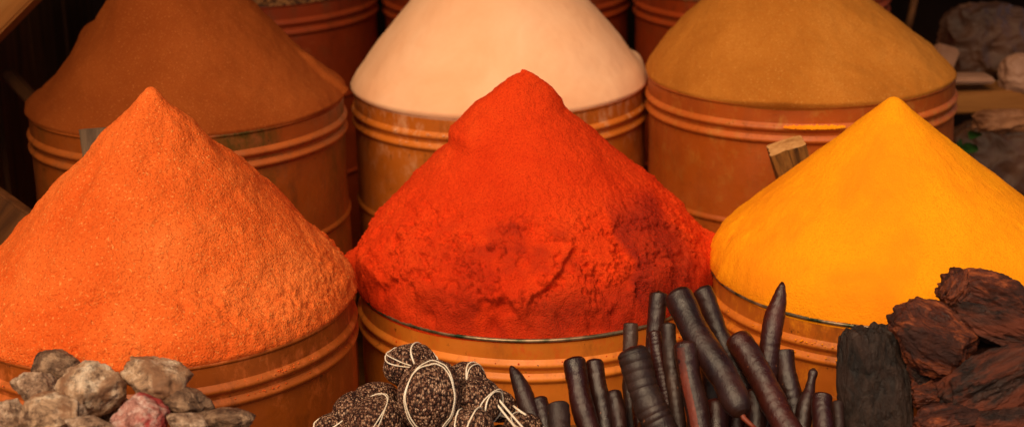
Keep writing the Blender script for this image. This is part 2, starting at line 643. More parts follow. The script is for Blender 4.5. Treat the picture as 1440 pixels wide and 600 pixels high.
# yellow dust fallen on the hoop of the drum behind
pb = D['BR'][1]
vs, fs = [], []
n = 70
for k in range(n):
    a = -1.83 + 0.37 * k / (n - 1)
    w = (0.004 + 0.005 * mn.noise(V((k * 0.31, 0, 0)))) * math.sin(math.pi * k / (n - 1)) ** 0.4
    ev = math.sin(math.pi * k / (n - 1)) ** 0.5
    for (r_, z_) in ((0.0015, 0.0), (0.006, 0.001 + w * 0.9), (0.0078, w * 0.5), (0.0077 + 0.0008 * ev, -0.001 - 0.003 * ev * (0.6 + mn.noise(V((k * 0.4, 3, 0)))))):
        vs.append(((R * .985 + r_) * math.cos(a), (R * .985 + r_) * math.sin(a), z_))
for k in range(n - 1):
    for j in range(3):
        fs.append((k * 4 + j, k * 4 + 4 + j, k * 4 + 5 + j, k * 4 + 1 + j))
o = mesh_obj('spice_dust', vs, fs, m_fr)
o.location = (pb.x, pb.y, pb.z - 0.0365)
tag(o, 'line of yellow dust lying on the top hoop of the orange drum', 'spice dust')

# crumbs of powder that have fallen on the rims and hoops


def crumbs(key, mat, label, n, seed, lo, hi):
    rnd = random.Random(seed)
    p = D[key][1]
    iv, ifc = ico(1)
    vs, fs = [], []
    for _ in range(n):
        a = rnd.uniform(lo, hi) if rnd.random() < 0.4 else rnd.gauss(lo + (hi - lo) * (0.35 + 0.4 * (seed % 2)), 0.12)
        zc, out = rnd.choice(((0.0006, -0.002), (0.0006, -0.0005), (-0.0345, 0.004), (-0.0562, 0.0045), (-0.036, 0.0065)))
        rr = 0.985 * R + out + rnd.uniform(-0.0015, 0.001)
        sz = rnd.uniform(0.0004, 0.0019) * rnd.uniform(0.6, 1)
        c = V((rr * math.cos(a), rr * math.sin(a), zc))
        b = len(vs)
        for v in iv:
            vs.append(c + v * sz * (1 + 0.5 * mn.noise(v * 2 + c * 900)))
        fs += [tuple(i + b for i in f) for f in ifc]
    o = mesh_obj('spilled_powder', vs, fs, mat)
    o.location = p
    o['kind'] = 'stuff'
    tag(o, label, 'spilled powder')


crumbs('FC', m_fc, 'red crumbs fallen on the rim and hoops of the ochre drum', 70, 3, -2.9, -0.25)
crumbs('FR', m_fr, 'yellow crumbs fallen on the rim and hoops of the amber drum', 130, 4, -3.0, -0.5)
crumbs('FL', m_fl, 'orange crumbs fallen on the hoops of the dark amber drum', 130, 5, -2.6, -0.2)
crumbs('BC', m_bc, 'pale crumbs fallen on the hoops below the peach heap', 90, 6, -3.0, -0.15)
crumbs('BR', m_br, 'ochre crumbs fallen on the hoops of the orange drum', 30, 8, -3.0, -0.2)

# ------------------------------------------------------------------ wooden stubs behind the front heaps
m_stub = wood_mat('weathered_wood', lin(50, 30, 10), lin(112, 74, 28), lin(160, 112, 52), (90, 90, 10), 1.0)
m_stub_end = wood_mat('sawn_wood_end', lin(150, 96, 48), lin(196, 140, 84), lin(214, 160, 104), (60, 60, 60), 0.3)
m_greywood = wood_mat('grey_wood', lin(74, 58, 44), lin(104, 82, 62), lin(130, 106, 82), (60, 60, 8), 0.5)


def stub(px, py, z, w, d, ln, ang, tilt, label, mside, mend):
    c = at(px, py, z)
    axis = (CX * math.sin(ang) + CY * math.cos(ang) + (-CF) * tilt).normalized()
    e = empty('wooden_stub', c - axis * ln, label, 'wood piece', 'wooden stubs stuck in the heaps')
    u = (CX - axis * CX.dot(axis)).normalized()
    v = axis.cross(u)
    e.matrix_world = Matrix.Translation(c - axis * ln) @ Matrix((u, v, axis)).transposed().to_4x4()
    vs, fs = [], []
    ns, nz = 40, 14
    for k in range(nz + 1):
        for s in range(ns):
            a = 2 * math.pi * s / ns
            x, y = math.cos(a), math.sin(a)
            q = 1 / (abs(x) ** 9 + abs(y) ** 9) ** (1 / 9)
            zz = ln * k / nz
            j = 0.005 * mn.noise(V((x * 2.2, y * 2.2, zz * 9 + 3))) - 0.004 * g1(a, 4.5, 0.12)
            vs.append((x * q * (w / 2 + j), y * q * (d / 2 + j), zz))
    for k in range(nz):
        for s in range(ns):
            s2 = (s + 1) % ns
            fs.append((k * ns + s, k * ns + s2, (k + 1) * ns + s2, (k + 1) * ns + s))
    fs.append(tuple(range(ns - 1, -1, -1)))
    mesh_obj('shaft', vs, fs, mside, e)
    vv = [(x * .995, y * .995, ln) for x, y, _ in vs[-ns:]]
    mesh_obj('sawn_end', vv + [(0, 0, ln + 0.001)], [(s, (s + 1) % ns, ns) for s in range(ns)], mend, e, False)
    return e


stub(1106, 204, 2.93, 0.062, 0.056, 0.20, math.radians(-20), 0.35, 'short brown wooden block poking out behind the yellow heap', m_stub, m_stub_end)
stub(147, 180, 2.80, 0.075, 0.02, 0.20, math.radians(-3), 0.1, 'flat grey wooden slat behind the grainy orange heap', m_greywood, m_greywood)

# ------------------------------------------------------------------ stones
SHELF_Z = at(720, 668, 2.36).z


def stone_mat(name, dark, base, light, tint=None):
    m = M(name, 0.5, 0.45)
    v = m.map((1, 1, 1), True)
    a = m.noise(32, 8, 0.72, vec=v, dist=0.8)
    c = m.ramp(a, [(0.32, dark), (0.48, base), (0.62, light)])
    b = m.noise(90, 5, 0.7, vec=v)
    c = m.mix(m.ramp(b, [(0.36, 0.75), (0.5, 0.0)]), c, dark)
    if tint:
        t = m.noise(17, 4, 0.6, vec=m.map((1.1, 1, 1), True))
        c = m.mix(m.ramp(t, [(0.47, 0.0), (0.55, 0.9)]), c, tint)
    m.color(c)
    m.rough(b, 0.4, 0.75)
    m.bump(m.noise(70, 7, 0.75, vec=v), 1.0, 0.008)
    m.bump(m.noise(300, 3, 0.7, vec=v), 0.4, 0.0012)
    return m.m


ms_tan = stone_mat('pale_tan_stone', lin(84, 54, 36), lin(208, 166, 130), lin(246, 218, 188), lin(160, 112, 78))
ms_grey = stone_mat('grey_brown_stone', lin(70, 47, 34), lin(168, 130, 102), lin(226, 192, 162))
ms_dark = stone_mat('dark_brown_stone', lin(54, 34, 24), lin(124, 90, 66), lin(190, 152, 120))
ms_red = stone_mat('pink_red_stone', lin(130, 66, 54), lin(210, 146, 130), lin(246, 216, 202), lin(190, 46, 46))


def blob(verts, size, axes, rnd, ncut=9, depth=(0.66, 0.94), nz=0.085, soft=0.06, grain=None):
    """cut a sphere with random planes: a stone. axes are the world directions of the three semi-axes."""
    pl = []
    for _ in range(ncut):
        n = V((rnd.gauss(0, 1), rnd.gauss(0, 1), rnd.gauss(0, 1))).normalized()
        pl.append((n, rnd.uniform(*depth)))
    off = V((rnd.uniform(0, 50), rnd.uniform(0, 50), rnd.uniform(0, 50)))
    out = []
    for v in verts:
        r = 1.0
        for n, d in pl:
            c = v.dot(n)
            if c > 0.05:
                k = d / c
                # smooth minimum
                h = max(0, min(1, 0.5 + 0.5 * (r - k) / soft))
                r = r * (1 - h) + k * h - soft * h * (1 - h)
        q = v * r
        r *= 1 + nz * fbm(q * 2.0 + off, 4) + nz * 0.45 * (0.3 - abs(mn.noise(q * 4.5 + off))) + nz * 0.5 * fbm(q * 9 + off, 4) - nz * 0.9 * sstep(0.2, 0.5, mn.noise(q * 3.1 - off))
        p = v * r
        if grain:
            p = p * (1 + grain(p, off))
        out.append(axes[0] * p.x * size[0] + axes[1] * p.y * size[1] + axes[2] * p.z * size[2])
    return out


def stone(px, py, z, rx, ry, mat, label, seed, ang=0.0, name='stone', cat='stone', group='heaped rough stones', **kw):
    rnd = random.Random(seed)
    c = at(px, py, z)
    s = z / FPX
    ca, sa = math.cos(ang), math.sin(ang)
    ax = (CX * ca + CY * sa, -CF, CY * ca - CX * sa)
    vs, fs = ico(5)
    pts = blob(vs, (rx * s, (rx + ry) / 2 * s, ry * s), ax, rnd, **kw)
    for d_, h_ in ((CX, rx * s), (CY, ry * s), (CF, (rx + ry) / 2 * s)):
        dd = [p.dot(d_) for p in pts]
        lo, hi = min(dd), max(dd)
        pts = [p + d_ * ((x - (lo + hi) / 2) * 2 * h_ / (hi - lo) - x) for p, x in zip(pts, dd)]
    # stand the origin at the stone's centre
    o = mesh_obj(name, pts, fs, mat)
    o.location = c
    return tag(o, label, cat, group)


ST = [
    (79, 514, 2.42, 32, 23, ms_dark, 'round dark grey stone at the top of the pile against the drum'),
    (50, 545, 2.385, 33, 23, ms_grey, 'mottled grey stone under the round dark one'),
    (127, 546, 2.35, 47, 38, ms_tan, 'large pale tan stone in the middle of the pile'),
    (220, 537, 2.36, 48, 34, ms_tan, 'large cream stone with a brown underside beside the drum hoops'),
    (70, 583, 2.31, 40, 32, ms_tan, 'blocky tan stone in front of the mottled grey one'),
    (14, 590, 2.34, 24, 29, ms_grey, 'grey stone cut off by the left edge of the photo'),
    (104, 584, 2.325, 20, 26, ms_grey, 'narrow brown stone wedged beside the blocky tan one'),
    (198, 585, 2.30, 39, 33, ms_red, 'pink and red stone with white patches'),
    (264, 566, 2.345, 36, 22, ms_dark, 'rough brown stone right behind the pink and red one'),
    (312, 591, 2.34, 44, 18, ms_dark, 'flat dark brown stone lowest beside the drum'),
    (262, 596, 2.29, 30, 16, ms_grey, 'low cream flecked stone in front of the flat dark one'),
    (127, 602, 2.27, 32, 18, ms_grey, 'grey stone mostly cut off by the bottom edge below the large tan one'),
    (157, 577, 2.40, 28, 26, ms_dark, 'dark stone deep in the gap behind the pink and red one'),
]
for i, (px, py, z, rx, ry, m_, lab) in enumerate(ST):
    stone(px, py, z - 0.15, rx * 1.08, ry * 1.06, m_, lab, 100 + i, random.uniform(-0.3, 0.3))
# the bed of the pile, just under the frame
for i, (px, py, z, r_) in enumerate([(60, 640, 2.37, 46), (140, 645, 2.37, 46), (225, 642, 2.37, 46), (305, 640, 2.36, 42), (20, 640, 2.30, 40),
                                     (100, 648, 2.27, 44), (190, 650, 2.25, 44), (275, 646, 2.27, 42), (345, 644, 2.32, 34), (-30, 642, 2.36, 44)]):
    stone(px, py, z - 0.15, r_, r_ * 0.8, ms_grey, 'grey brown stone at the bottom of the pile, out of the frame', 300 + i)

# ------------------------------------------------------------------ grain-coated balls tied with raffia
m = M('seed_crust', 0.7, 0.25)
vc = m.map((1, 1, 0.6), True)
vv_ = m.n('ShaderNodeTexVoronoi', feature='F1')
vv_.inputs['Scale'].default_value = 400
m.L(vc, vv_.inputs['Vector'])
sep = m.n('ShaderNodeSeparateColor')
m.L(vv_.outputs['Color'], sep.inputs[0])
c = m.ramp(sep.outputs[0], [(0.0, lin(58, 32, 26)), (0.35, lin(84, 48, 38)), (0.55, lin(146, 98, 76)), (0.78, lin(202, 152, 120)), (1.0, lin(232, 190, 160))])
c = m.mix(m.ramp(vv_.outputs['Distance'], [(0.35, 0.0), (0.75, 0.85)]), c, lin(30, 14, 10))
m.color(c)
inv = m.ramp(vv_.outputs['Distance'], [(0.1, 1.0), (0.8, 0.0)])
m.bump(inv, 1.0, 0.004)
m_crust = m.m
m = M('raffia', 0.7, 0.2)
m.color(m.ramp(m.noise(60, 3), [(0.3, lin(232, 208, 178)), (0.7, lin(252, 240, 222))]))
m_raffia = m.m


def ball(px, py, z, rx, ry, label, seed, ang=0.0, loops=()):
    rnd = random.Random(seed)
    c = at(px, py, z)
    s = z / FPX
    ca, sa = math.cos(ang), math.sin(ang)
    ax = (CX * ca + CY * sa, -CF, CY * ca - CX * sa)
    rx, ry = rx * 1.07, ry * 1.05
    size = (rx * s, (rx + ry) / 2 * s, ry * s)
    e = empty('resin_ball', c, label, 'spice ball', 'seed crusted balls tied with raffia')
    vs, fs = ico(5)
    off = V((rnd.uniform(0, 50), rnd.uniform(0, 50), 1))

    def rad(v):
        return 1 + 0.06 * fbm(v * 1.4 + off, 3)
    pts = []
    for v in vs:
        p = v * (rad(v) + 0.022 * mn.noise(v * 14 + off) + 0.012 * mn.noise(v * 30 + off))
        pts.append(ax[0] * p.x * size[0] + ax[1] * p.y * size[1] + ax[2] * p.z * size[2])
    mesh_obj('crust', pts, fs, m_crust, e)
    for n, offs, strands, *zs_ in loops:
        zq = zs_[0] if zs_ else 1.0
        n = V(n).normalized()
        u = n.orthogonal().normalized()
        w = n.cross(u)
        for k in range(strands):
            o_ = offs + (k - (strands - 1) / 2) * 0.085
            rr = math.sqrt(max(0.02, 1 - o_ * o_))
            tw = rnd.uniform(0, 6)
            lp = []
            for i in range(72):
                a = 2 * math.pi * i / 72
                v = (u * math.cos(a) + w * math.sin(a)) * rr + n * (o_ + 0.03 * math.sin(3 * a + tw) + 0.07 * math.sin(2 * a + tw * 1.7))
                v.z *= zq
                v = v.normalized()
                # taut over the bumps
                p = v * (rad(v) + 0.045 + 0.012 * math.sin(5 * a + tw))
                lp.append(ax[0] * p.x * size[0] + ax[1] * p.y * size[1] + ax[2] * p.z * size[2])
            tube('string', lp, 0.00105 * rnd.uniform(0.8, 1.2), m_raffia, e, 6, True, 0.7)
    return e


# axes of a loop: x right, y towards the camera, z up (picture)
ball(577, 514, 2.36, 36, 30, 'topmost seed crusted ball with raffia crossing its upper side', 1, 0.1,
     [((0.25, 0.35, 0.9), 0.42, 2), ((0.9, 0.3, 0.35), 0.55, 1)])
ball(604, 556, 2.295, 42, 50, 'large seed crusted ball at the front with one long raffia oval', 2, -0.1,
     [((0.1, 1, 0.0), 0.66, 2, 1.9)])
ball(655, 533, 2.35, 27, 24, 'small seed crusted ball with raffia at its edge, behind the tall front ball', 3, 0,
     [((0.8, 0.45, 0.1), 0.55, 2)])
ball(670, 565, 2.325, 34, 34, 'seed crusted ball with one thin raffia line beside the large front ball', 4, 0.2,
     [((0.85, 0.5, 0.15), -0.30, 1), ((0.75, 0.5, -0.4), 0.72, 2)])
ball(530, 556, 2.40, 30, 19, 'dark seed crusted ball without visible raffia behind the left heap of balls', 5, 0.0, [])
ball(500, 577, 2.37, 32, 26, 'dark seed crusted ball low at the left beneath the bare one', 6, 0.3, [])
ball(530, 592, 2.32, 40, 34, 'seed crusted ball with raffia sweeping over its top left', 7, 0.2,
     [((-0.65, 0.45, 0.6), 0.35, 2)])
ball(468, 600, 2.36, 24, 19, 'leftmost low seed crusted ball with a raffia strand', 8, 0.1, [((-0.3, 0.5, 0.8), 0.5, 1)])
ball(663, 600, 2.28, 30, 26, 'low seed crusted ball at the front with two upright raffia strands', 9, 0,
     [((0.9, 0.45, 0.0), 0.3, 1), ((0.95, 0.3, 0.2), -0.35, 1)])
ball(700, 570, 2.37, 24, 22, 'dark seed crusted ball with taut double raffia beside the black sticks', 10, 0, [((0.62, 0.55, 0.55), 0.35, 2)])
ball(735, 599, 2.33, 26, 19, 'rightmost low seed crusted ball touching the black sticks', 11, 0, [((0.5, 0.5, 0.8), 0.45, 1)])
ball(612, 545, 2.385, 32, 34, 'seed crusted ball wedged behind the tall front ball', 12, 0, [])
# loose ends that run from ball to ball
eJ = bpy.data.objects['resin_ball.009']
for (x0, y0, x1, y1, z0, z1) in ((690, 556, 727, 603, 2.315, 2.30), (697, 556, 742, 608, 2.315, 2.30), (722, 570, 740, 583, 2.32, 2.30)):
    p0, p1 = at(x0, y0, z0), at(x1, y1, z1)
    tube('string', [p0.lerp(p1, k / 8) - CF * 0.006 * math.sin(math.pi * k / 8) - eJ.location for k in range(9)], 0.0015, m_raffia, eJ, 6)
for i, (px, py, z, r_) in enumerate([(480, 648, 2.35, 36), (545, 655, 2.30, 38), (610, 655, 2.26, 40), (675, 655, 2.28, 38), (735, 650, 2.33, 34),
                                     (570, 625, 2.36, 38), (640, 622, 2.36, 38), (700, 628, 2.36, 34), (510, 640, 2.38, 36)]):
    ball(px, py, z, r_, r_ * 0.9, 'seed crusted ball at the bottom of the pile, out of the frame', 40 + i)

# ------------------------------------------------------------------ black sticks


def stick_mat(name, dark, base, light, rough):
    m = M(name, rough, 0.5)
    v = m.map((1, 1, 0.3), True)
    a = m.noise(22, 5, 0.6, vec=v)
    c = m.ramp(a, [(0.35, dark), (0.55, base), (0.75, light)])
    c = m.mix(m.ramp(m.noise(220, 2, 0.5, vec=v), [(0.73, 0.0), (0.77, 0.7)]), c, lin(150, 90, 60))
    m.color(c)
    m.rough(m.noise(45, 4, 0.6, vec=v), rough, rough + 0.25)
    m.bump(m.noise(110, 5, 0.65, vec=m.map((1, 1, 0.12), True)), 0.15, 0.002)
    m.bump(m.noise(120, 6, 0.7, vec=v), 0.5, 0.003)
    return m.m


mk_black = stick_mat('black_pod_skin', lin(29, 12, 10), lin(43, 19, 15), lin(64, 32, 26), 0.25)
mk_brown = stick_mat('dark_brown_pod_skin', lin(36, 12, 10), lin(55, 20, 15), lin(80, 35, 27), 0.22)
mk_grey = stick_mat('grey_black_pod_skin', lin(34, 19, 15), lin(52, 31, 25), lin(80, 54, 44), 0.33)
mk_cut = stick_mat('reddish_cut_flesh', lin(70, 20, 8), lin(112, 40, 16), lin(140, 60, 26), 0.4)


def stick(top, bot, w, z, label, seed, mat=None, tip='round', rings=0.13, bend=0.0, zb=None, below=75, neck=None, strip=False):
    """a pod from photo pixel top to bot, width w pixels"""
    rnd = random.Random(seed)
    zb = z - 0.03 if zb is None else zb
    a, b = at(top[0], top[1], z), at(bot[0], bot[1], zb)
    ends_in = bot[1] < 596
    if not ends_in:
        dxy = V((bot[0] - top[0], bot[1] - top[1]))
        k = (675 - bot[1]) / max(20, dxy.y)
        b = a + (b - a) * (1 + min(k, 1.5))
    ln = (b - a).length
    rr = w * 1.02 / 2 * z / FPX
    side = (b - a).normalized().cross(CF).normalized()
    n = 60
    pts, rads = [], []
    ph = rnd.uniform(0, 6)
    for i in range(n + 1):
        t = i / n
        d = t * ln
        p = a + (b - a) * t + side * (bend * rr * 4 * t * (1 - t)) + side * rr * 0.10 * math.sin(t * 9 + ph)
        r = rr * (1 + 0.02 * math.sin(t * 13 + ph) + 0.05 * mn.noise(V((t * 6, seed, 0))))
        u = d / rr
        if tip == 'round':
            r *= math.sqrt(max(0.0, 1 - (1 - min(1, u / 0.6)) ** 2.4)) * 0.98 + 0.02
        elif tip == 'point':
            r *= min(1, 0.10 + 0.9 * (min(1, u / 3.2)) ** 0.6)
        elif tip == 'neck':
            r *= (0.45 + 0.1 * math.sin(min(1, u / 1.2) * 3.14)) if u < 1.2 else 0.45 + 0.55 * sstep(1.2, 4.5, u)
            if u < 0.3:
                r *= 0.4 + 2 * u
        elif tip == 'cut':
            r *= 0.94 if i == 0 else 1.0
        ue = (ln - d) / rr
        if ends_in and ue < 1.6:
            r *= 0.22 + 0.78 * math.sqrt(max(0, 1 - (1 - ue / 1.6) ** 2))
        if rings:
            r *= 1 + 0.02 * rings * math.sin(d / rr * 1.7)
        pts.append(p)
        rads.append(max(r, 0.0004))
    base = pts[-1].copy()
    # rings need finer steps
    if rings:
        n2 = 320
        P2, R2 = [], []
        for i in range(n2 + 1):
            f = i / n2 * n
            k = min(n - 1, int(f))
            fr = f - k
            d = i / n2 * ln
            P2.append(pts[k].lerp(pts[k + 1], fr))
            env = 1 + rings * (0.04 + 0.035 * mn.noise(V((d * 60, seed, 3)))) * (abs(math.sin(d / rr * 5.5 + 1.5 * mn.noise(V((d * 40, seed, 0))))) - 0.6)
            R2.append((rads[k] * (1 - fr) + rads[k + 1] * fr) * env)
        pts, rads = P2, R2
    e = empty('dried_pod', base, label, 'dried pod', 'dried black pods standing in a bunch')
    o = tube('skin', [p - base for p in pts], rads, mat or mk_black, e, 20)
    for v in o.data.vertices:
        q = v.co + base
        v.co += side * 0.0007 * mn.noise(q * 150) + CF * 0.0007 * mn.noise(q * 130) + side * 0.0012 * mn.noise(q * 40)
    if tip == 'cut':
        c0 = pts[0] - base
        ax = (pts[1] - pts[0]).normalized()
        u = ax.orthogonal().normalized()
        w_ = ax.cross(u)
        ring = [c0 - ax * 0.0006 + (u * math.cos(x) + w_ * math.sin(x)) * rads[0] * 0.9 for x in [2 * math.pi * k / 20 for k in range(20)]]
        mesh_obj('cut_end', ring + [c0 - ax * 0.0012], [(k, (k + 1) % 20, 20) for k in range(20)], mk_grey, e)
    if neck:
        q0 = pts[-1] - base
        ax = (pts[-1] - pts[-3]).normalized()
        st = [q0 - ax * 0.006, q0 + ax * 0.004, q0 + ax * 0.012 + CX * 0.004, q0 + ax * 0.02 + CX * 0.009]
        tube('stem', st, [0.0045, 0.0035, 0.003, 0.0025], mk_cut, e, 10)
    if strip:
        # a long torn strip where the flesh shows
        vs, fs = [], []
        n0, n1 = int(len(pts) * 0.06), int(len(pts) * 0.8)
        for i in range(n0, n1):
            ax = (pts[min(i + 1, len(pts) - 1)] - pts[i - 1]).normalized()
            u = ax.cross(CF).normalized()
            f = -CF - ax * (-CF).dot(ax)
            f.normalize()
            for j in range(6):
                th = -0.95 + 0.75 * j / 5 + 0.08 * mn.noise(V((i * 0.2, 0, 5)))
                vs.append(pts[i] - base + (-u * math.sin(th) * (-1) + f * math.cos(th)) * rads[i] * 1.02)
        for i in range(n1 - n0 - 1):
            for j in range(5):
                fs.append((i * 6 + j, i * 6 + 6 + j, i * 6 + 7 + j, i * 6 + 1 + j))
        mesh_obj('flesh', vs, fs, mk_cut, e)
    return e


stick((718, 514), (762, 610), 27, 2.37, 'black pod with a blunt point leaning left beside the seed balls', 1, tip='point')
stick((757, 558), (770, 615), 23, 2.36, 'short rounded black pod right of the one beside the seed balls', 2)
stick((782, 570), (792, 625), 32, 2.31, 'shiny grey cut pod end at the front beside the seed balls', 3, mk_grey, 'cut')
stick((804, 501), (830, 610), 31, 2.37, 'thick flat topped pod, left one of the upright pair', 4, mk_brown)
stick((836, 503), (852, 610), 25, 2.39, 'slimmer rounded pod, right one of the upright pair', 5, mk_black)
stick((864, 548), (872, 610), 22, 2.38, 'short rounded pod beside the upright pair', 6)
stick((886, 455), (887, 612), 20, 2.45, 'thin grey pod standing straight behind the thick ridged one', 7, mk_grey, 'cut')
stick((884, 488), (938, 625), 43, 2.335, 'thick ridged pod with many rings in the front', 8, mk_grey, 'round', 1.0)
stick((926, 408), (905, 612), 25, 2.41, 'pod with a rounded top against the red heap', 9, mk_black, bend=0.35)
stick((920, 463), (945, 612), 19, 2.39, 'thin wrinkled pod hanging between the ridged one and the split one', 10, mk_brown, 'round', 0.7)
stick((939, 452), (955, 615), 21, 2.375, 'slim grey pod standing behind the split one', 11, mk_grey)
stick((963, 478), (986, 620), 32, 2.33, 'split pod showing a long red brown strip of flesh', 12, mk_black, strip=True)
stick((948, 410), (1046, 583), 40, 2.385, 'longest thick pod slanting across the bunch with its stem end down', 13, mk_black, zb=2.28, neck=True)
stick((984, 403), (1052, 560), 27, 2.44, 'speckled pod slanting behind the longest one', 14, mk_black, zb=2.40)
stick((1034, 470), (1115, 612), 37, 2.385, 'thick red brown pod slanting to the right bottom', 15, mk_brown, zb=2.30)
stick((1100, 396), (1076, 612), 29, 2.40, 'tall shiny pointed pod standing up before the yellow heap', 16, mk_brown, 'point', 0.35, bend=-0.45)
stick((1102, 493), (1124, 615), 29, 2.39, 'upright pod with a flat cut top behind the necked one', 17, mk_black, 'cut')
stick((1143, 517), (1126, 615), 24, 2.37, 'small pod with a thin knobbed neck', 18, mk_black, 'neck')
stick((1157, 556), (1157, 618), 29, 2.34, 'short cut pod stub beside the black bark', 19, mk_brown, 'cut')
stick((1178, 566), (1178, 618), 18, 2.37, 'narrow dark pod stub touching the black bark', 20, mk_grey, 'cut')
stick((1005, 560), (1012, 640), 34, 2.35, 'dark red pod half hidden behind the longest one', 21, mk_brown)
stick((910, 545), (915, 640), 26, 2.38, 'dark pod deep behind the thick ridged one', 22)
stick((1062, 545), (1062, 640), 30, 2.37, 'dark pod deep behind the red brown slanting one', 23)

stick((820, 548), (828, 640), 24, 2.42, 'dark pod deep behind the upright pair', 24)
stick((900, 520), (903, 640), 22, 2.42, 'dark pod deep between the thick ridged one and the red heap', 25, mk_brown)
stick((1000, 500), (1006, 640), 30, 2.42, 'dark pod deep under the middle of the longest one', 26)
stick((1030, 545), (1036, 640), 28, 2.40, 'dark brown pod deep under the stem end of the longest one', 27, mk_brown)
stick((1090, 545), (1096, 640), 26, 2.43, 'dark pod deep below the tall pointed one', 28)

# ------------------------------------------------------------------ resinous wood chunks


def chunk_mat(name, dark, base, light, red):
    m = M(name, 0.6, 0.35)
    v = m.map((1, 1, 0.45), True)
    a = m.noise(48, 8, 0.7, vec=v, dist=1.0)
    c = m.ramp(a, [(0.35, dark), (0.5, base), (0.68, light)])
    t = m.noise(14, 4, 0.6, vec=m.map((1, 1, 0.6), True), dist=1)
    c = m.mix(m.ramp(t, [(0.48, 0.0), (0.6, 0.85)]), c, red)
    m.color(c)
    m.rough(t, 0.34, 0.75)
    m.bump(a, 1.0, 0.008)
    m.bump(m.noise(240, 4, 0.7, vec=m.map((1, 1, 0.4), True)), 0.5, 0.002)
    return m.m


mw_red = chunk_mat('red_brown_resin_wood', lin(26, 11, 7), lin(86, 36, 18), lin(170, 86, 44), lin(46, 18, 11))
mw_dark = chunk_mat('dark_resin_wood', lin(22, 11, 8), lin(40, 21, 15), lin(72, 40, 28), lin(104, 46, 24))
mw_black = chunk_mat('charred_bark', lin(18, 11, 8), lin(36, 22, 15), lin(60, 40, 30), lin(46, 25, 16))


def chunk(px, py, z, ln, wd, dp, ang, mat, label, seed, sq=2.6, ncut=10, depth=(0.7, 0.95), nz=0.10, tip=0.0, st=22, rel=1.0):
    """ln along the grain (pixels), wd across, ang the direction of the grain in the picture"""
    rnd = random.Random(seed)
    s = z / FPX
    c = at(px, py, z)
    g = (CX * math.cos(ang) + CY * math.sin(ang) + CF * tip).normalized()
    w = (CY * math.cos(ang) - CX * math.sin(ang))
    w = (w - g * w.dot(g)).normalized()
    d = g.cross(w)
    vs, fs = ico(6)
    off = V((rnd.uniform(0, 60), rnd.uniform(0, 60), rnd.uniform(0, 60)))
    pl = []
    for _ in range(ncut):
        n = V((rnd.gauss(0, 1), rnd.gauss(0, 1), rnd.gauss(0, 0.6))).normalized()
        pl.append((n, rnd.uniform(*depth)))
    pts = []
    for v in vs:
        k = (abs(v.x) ** sq + abs(v.y) ** sq + abs(v.z) ** sq) ** (-1 / sq)
        for n, dd in pl:
            cc = v.dot(n)
            if cc > 0.05 and dd / cc < k:
                k = dd / cc
        p = v * k
        q = V((p.x * 2.6, p.y * 2.6, p.z * 0.8)) + off
        k2 = 1 + nz * fbm(q, 5, 0.7) + nz * 0.5 * abs(mn.noise(q * 2.3))
        p = V((p.x * k2, p.y * k2, p.z * (1 + 0.12 * mn.noise(V((p.x * 5, p.y * 5, 0)) + off))))
        pts.append(p)
    for k_, h_ in ((0, wd / 2 * s), (1, dp / 2 * s), (2, ln / 2 * s)):
        lo, hi = min(p[k_] for p in pts), max(p[k_] for p in pts)
        for p in pts:
            p[k_] = (p[k_] - (lo + hi) / 2) * 2 * h_ / (hi - lo)
    for p, v in zip(pts, vs):
        q = V((p.x * 90, p.y * 90, p.z * st)) + off
        p += v * (rel * (0.006 * (0.35 - abs(mn.noise(q))) + 0.0028 * (0.4 - abs(mn.noise(q * 2.7))) + 0.006 * mn.noise(q * 0.4) + 0.0012 * mn.noise(V((p.x, p.y, p.z)) * 420)))
    o = mesh_obj('wood_chunk', pts, fs, mat)
    o.matrix_world = Matrix.Translation(c) @ Matrix((w, d, g)).transposed().to_4x4()
    return tag(o, label, 'wood chunk', 'heaped chunks of resinous wood')


r_ = math.radians
chunk(1232, 560, 2.38, 215, 104, 52, r_(94), mw_black, 'tall black slab of bark standing upright beside the pods', 1, 5.0, 4, (0.9, 1.1), 0.045, st=45, rel=0.6)
chunk(1312, 477, 2.36, 135, 100, 70, r_(-28), mw_red, 'red brown wedge of wood below the topmost chunk', 2, 2.4, 10, (0.72, 0.95), 0.12)
chunk(1394, 425, 2.40, 160, 82, 80, r_(-22), mw_red, 'topmost curled red brown chunk before the yellow heap', 3, 2.6, 8, (0.75, 0.98), 0.16)
chunk(1347, 405, 2.385, 62, 44, 44, r_(62), mw_red, 'small frayed tip of wood standing out left of the topmost chunk', 21, 2.4, 8, (0.72, 0.95), 0.16)
chunk(1415, 465, 2.365, 160, 56, 60, r_(-22), mw_dark, 'long dark ridge of wood under the topmost chunk', 4, 2.6, 6, (0.8, 1), 0.14)
chunk(1395, 540, 2.325, 160, 96, 70, r_(25), mw_dark, 'big dark chunk with a rusty streak at the right edge', 5, 2.6, 8, (0.78, 1), 0.12)
chunk(1316, 552, 2.37, 70, 52, 50, r_(5), mw_red, 'small purplish red block between bark and big chunk', 6, 3.0, 8, (0.75, 1), 0.10)
chunk(1332, 593, 2.30, 95, 50, 60, r_(10), mw_red, 'frayed orange brown chunk cut off by the bottom edge', 7, 2.6, 8, (0.75, 1), 0.14)
chunk(1420, 600, 2.29, 110, 60, 60, r_(5), mw_dark, 'dark chunk cut off by the bottom edge under the big one', 8, 2.6, 8, (0.75, 1), 0.12)
chunk(1292, 530, 2.385, 50, 36, 40, r_(-30), mw_dark, 'small dark chip wedged against the black bark', 9, 2.6, 8, (0.75, 1), 0.12)
chunk(1350, 525, 2.42, 130, 110, 60, r_(30), mw_dark, 'shadowed dark chunk deep behind the red brown wedge', 10, 2.6, 8, (0.75, 1), 0.12)
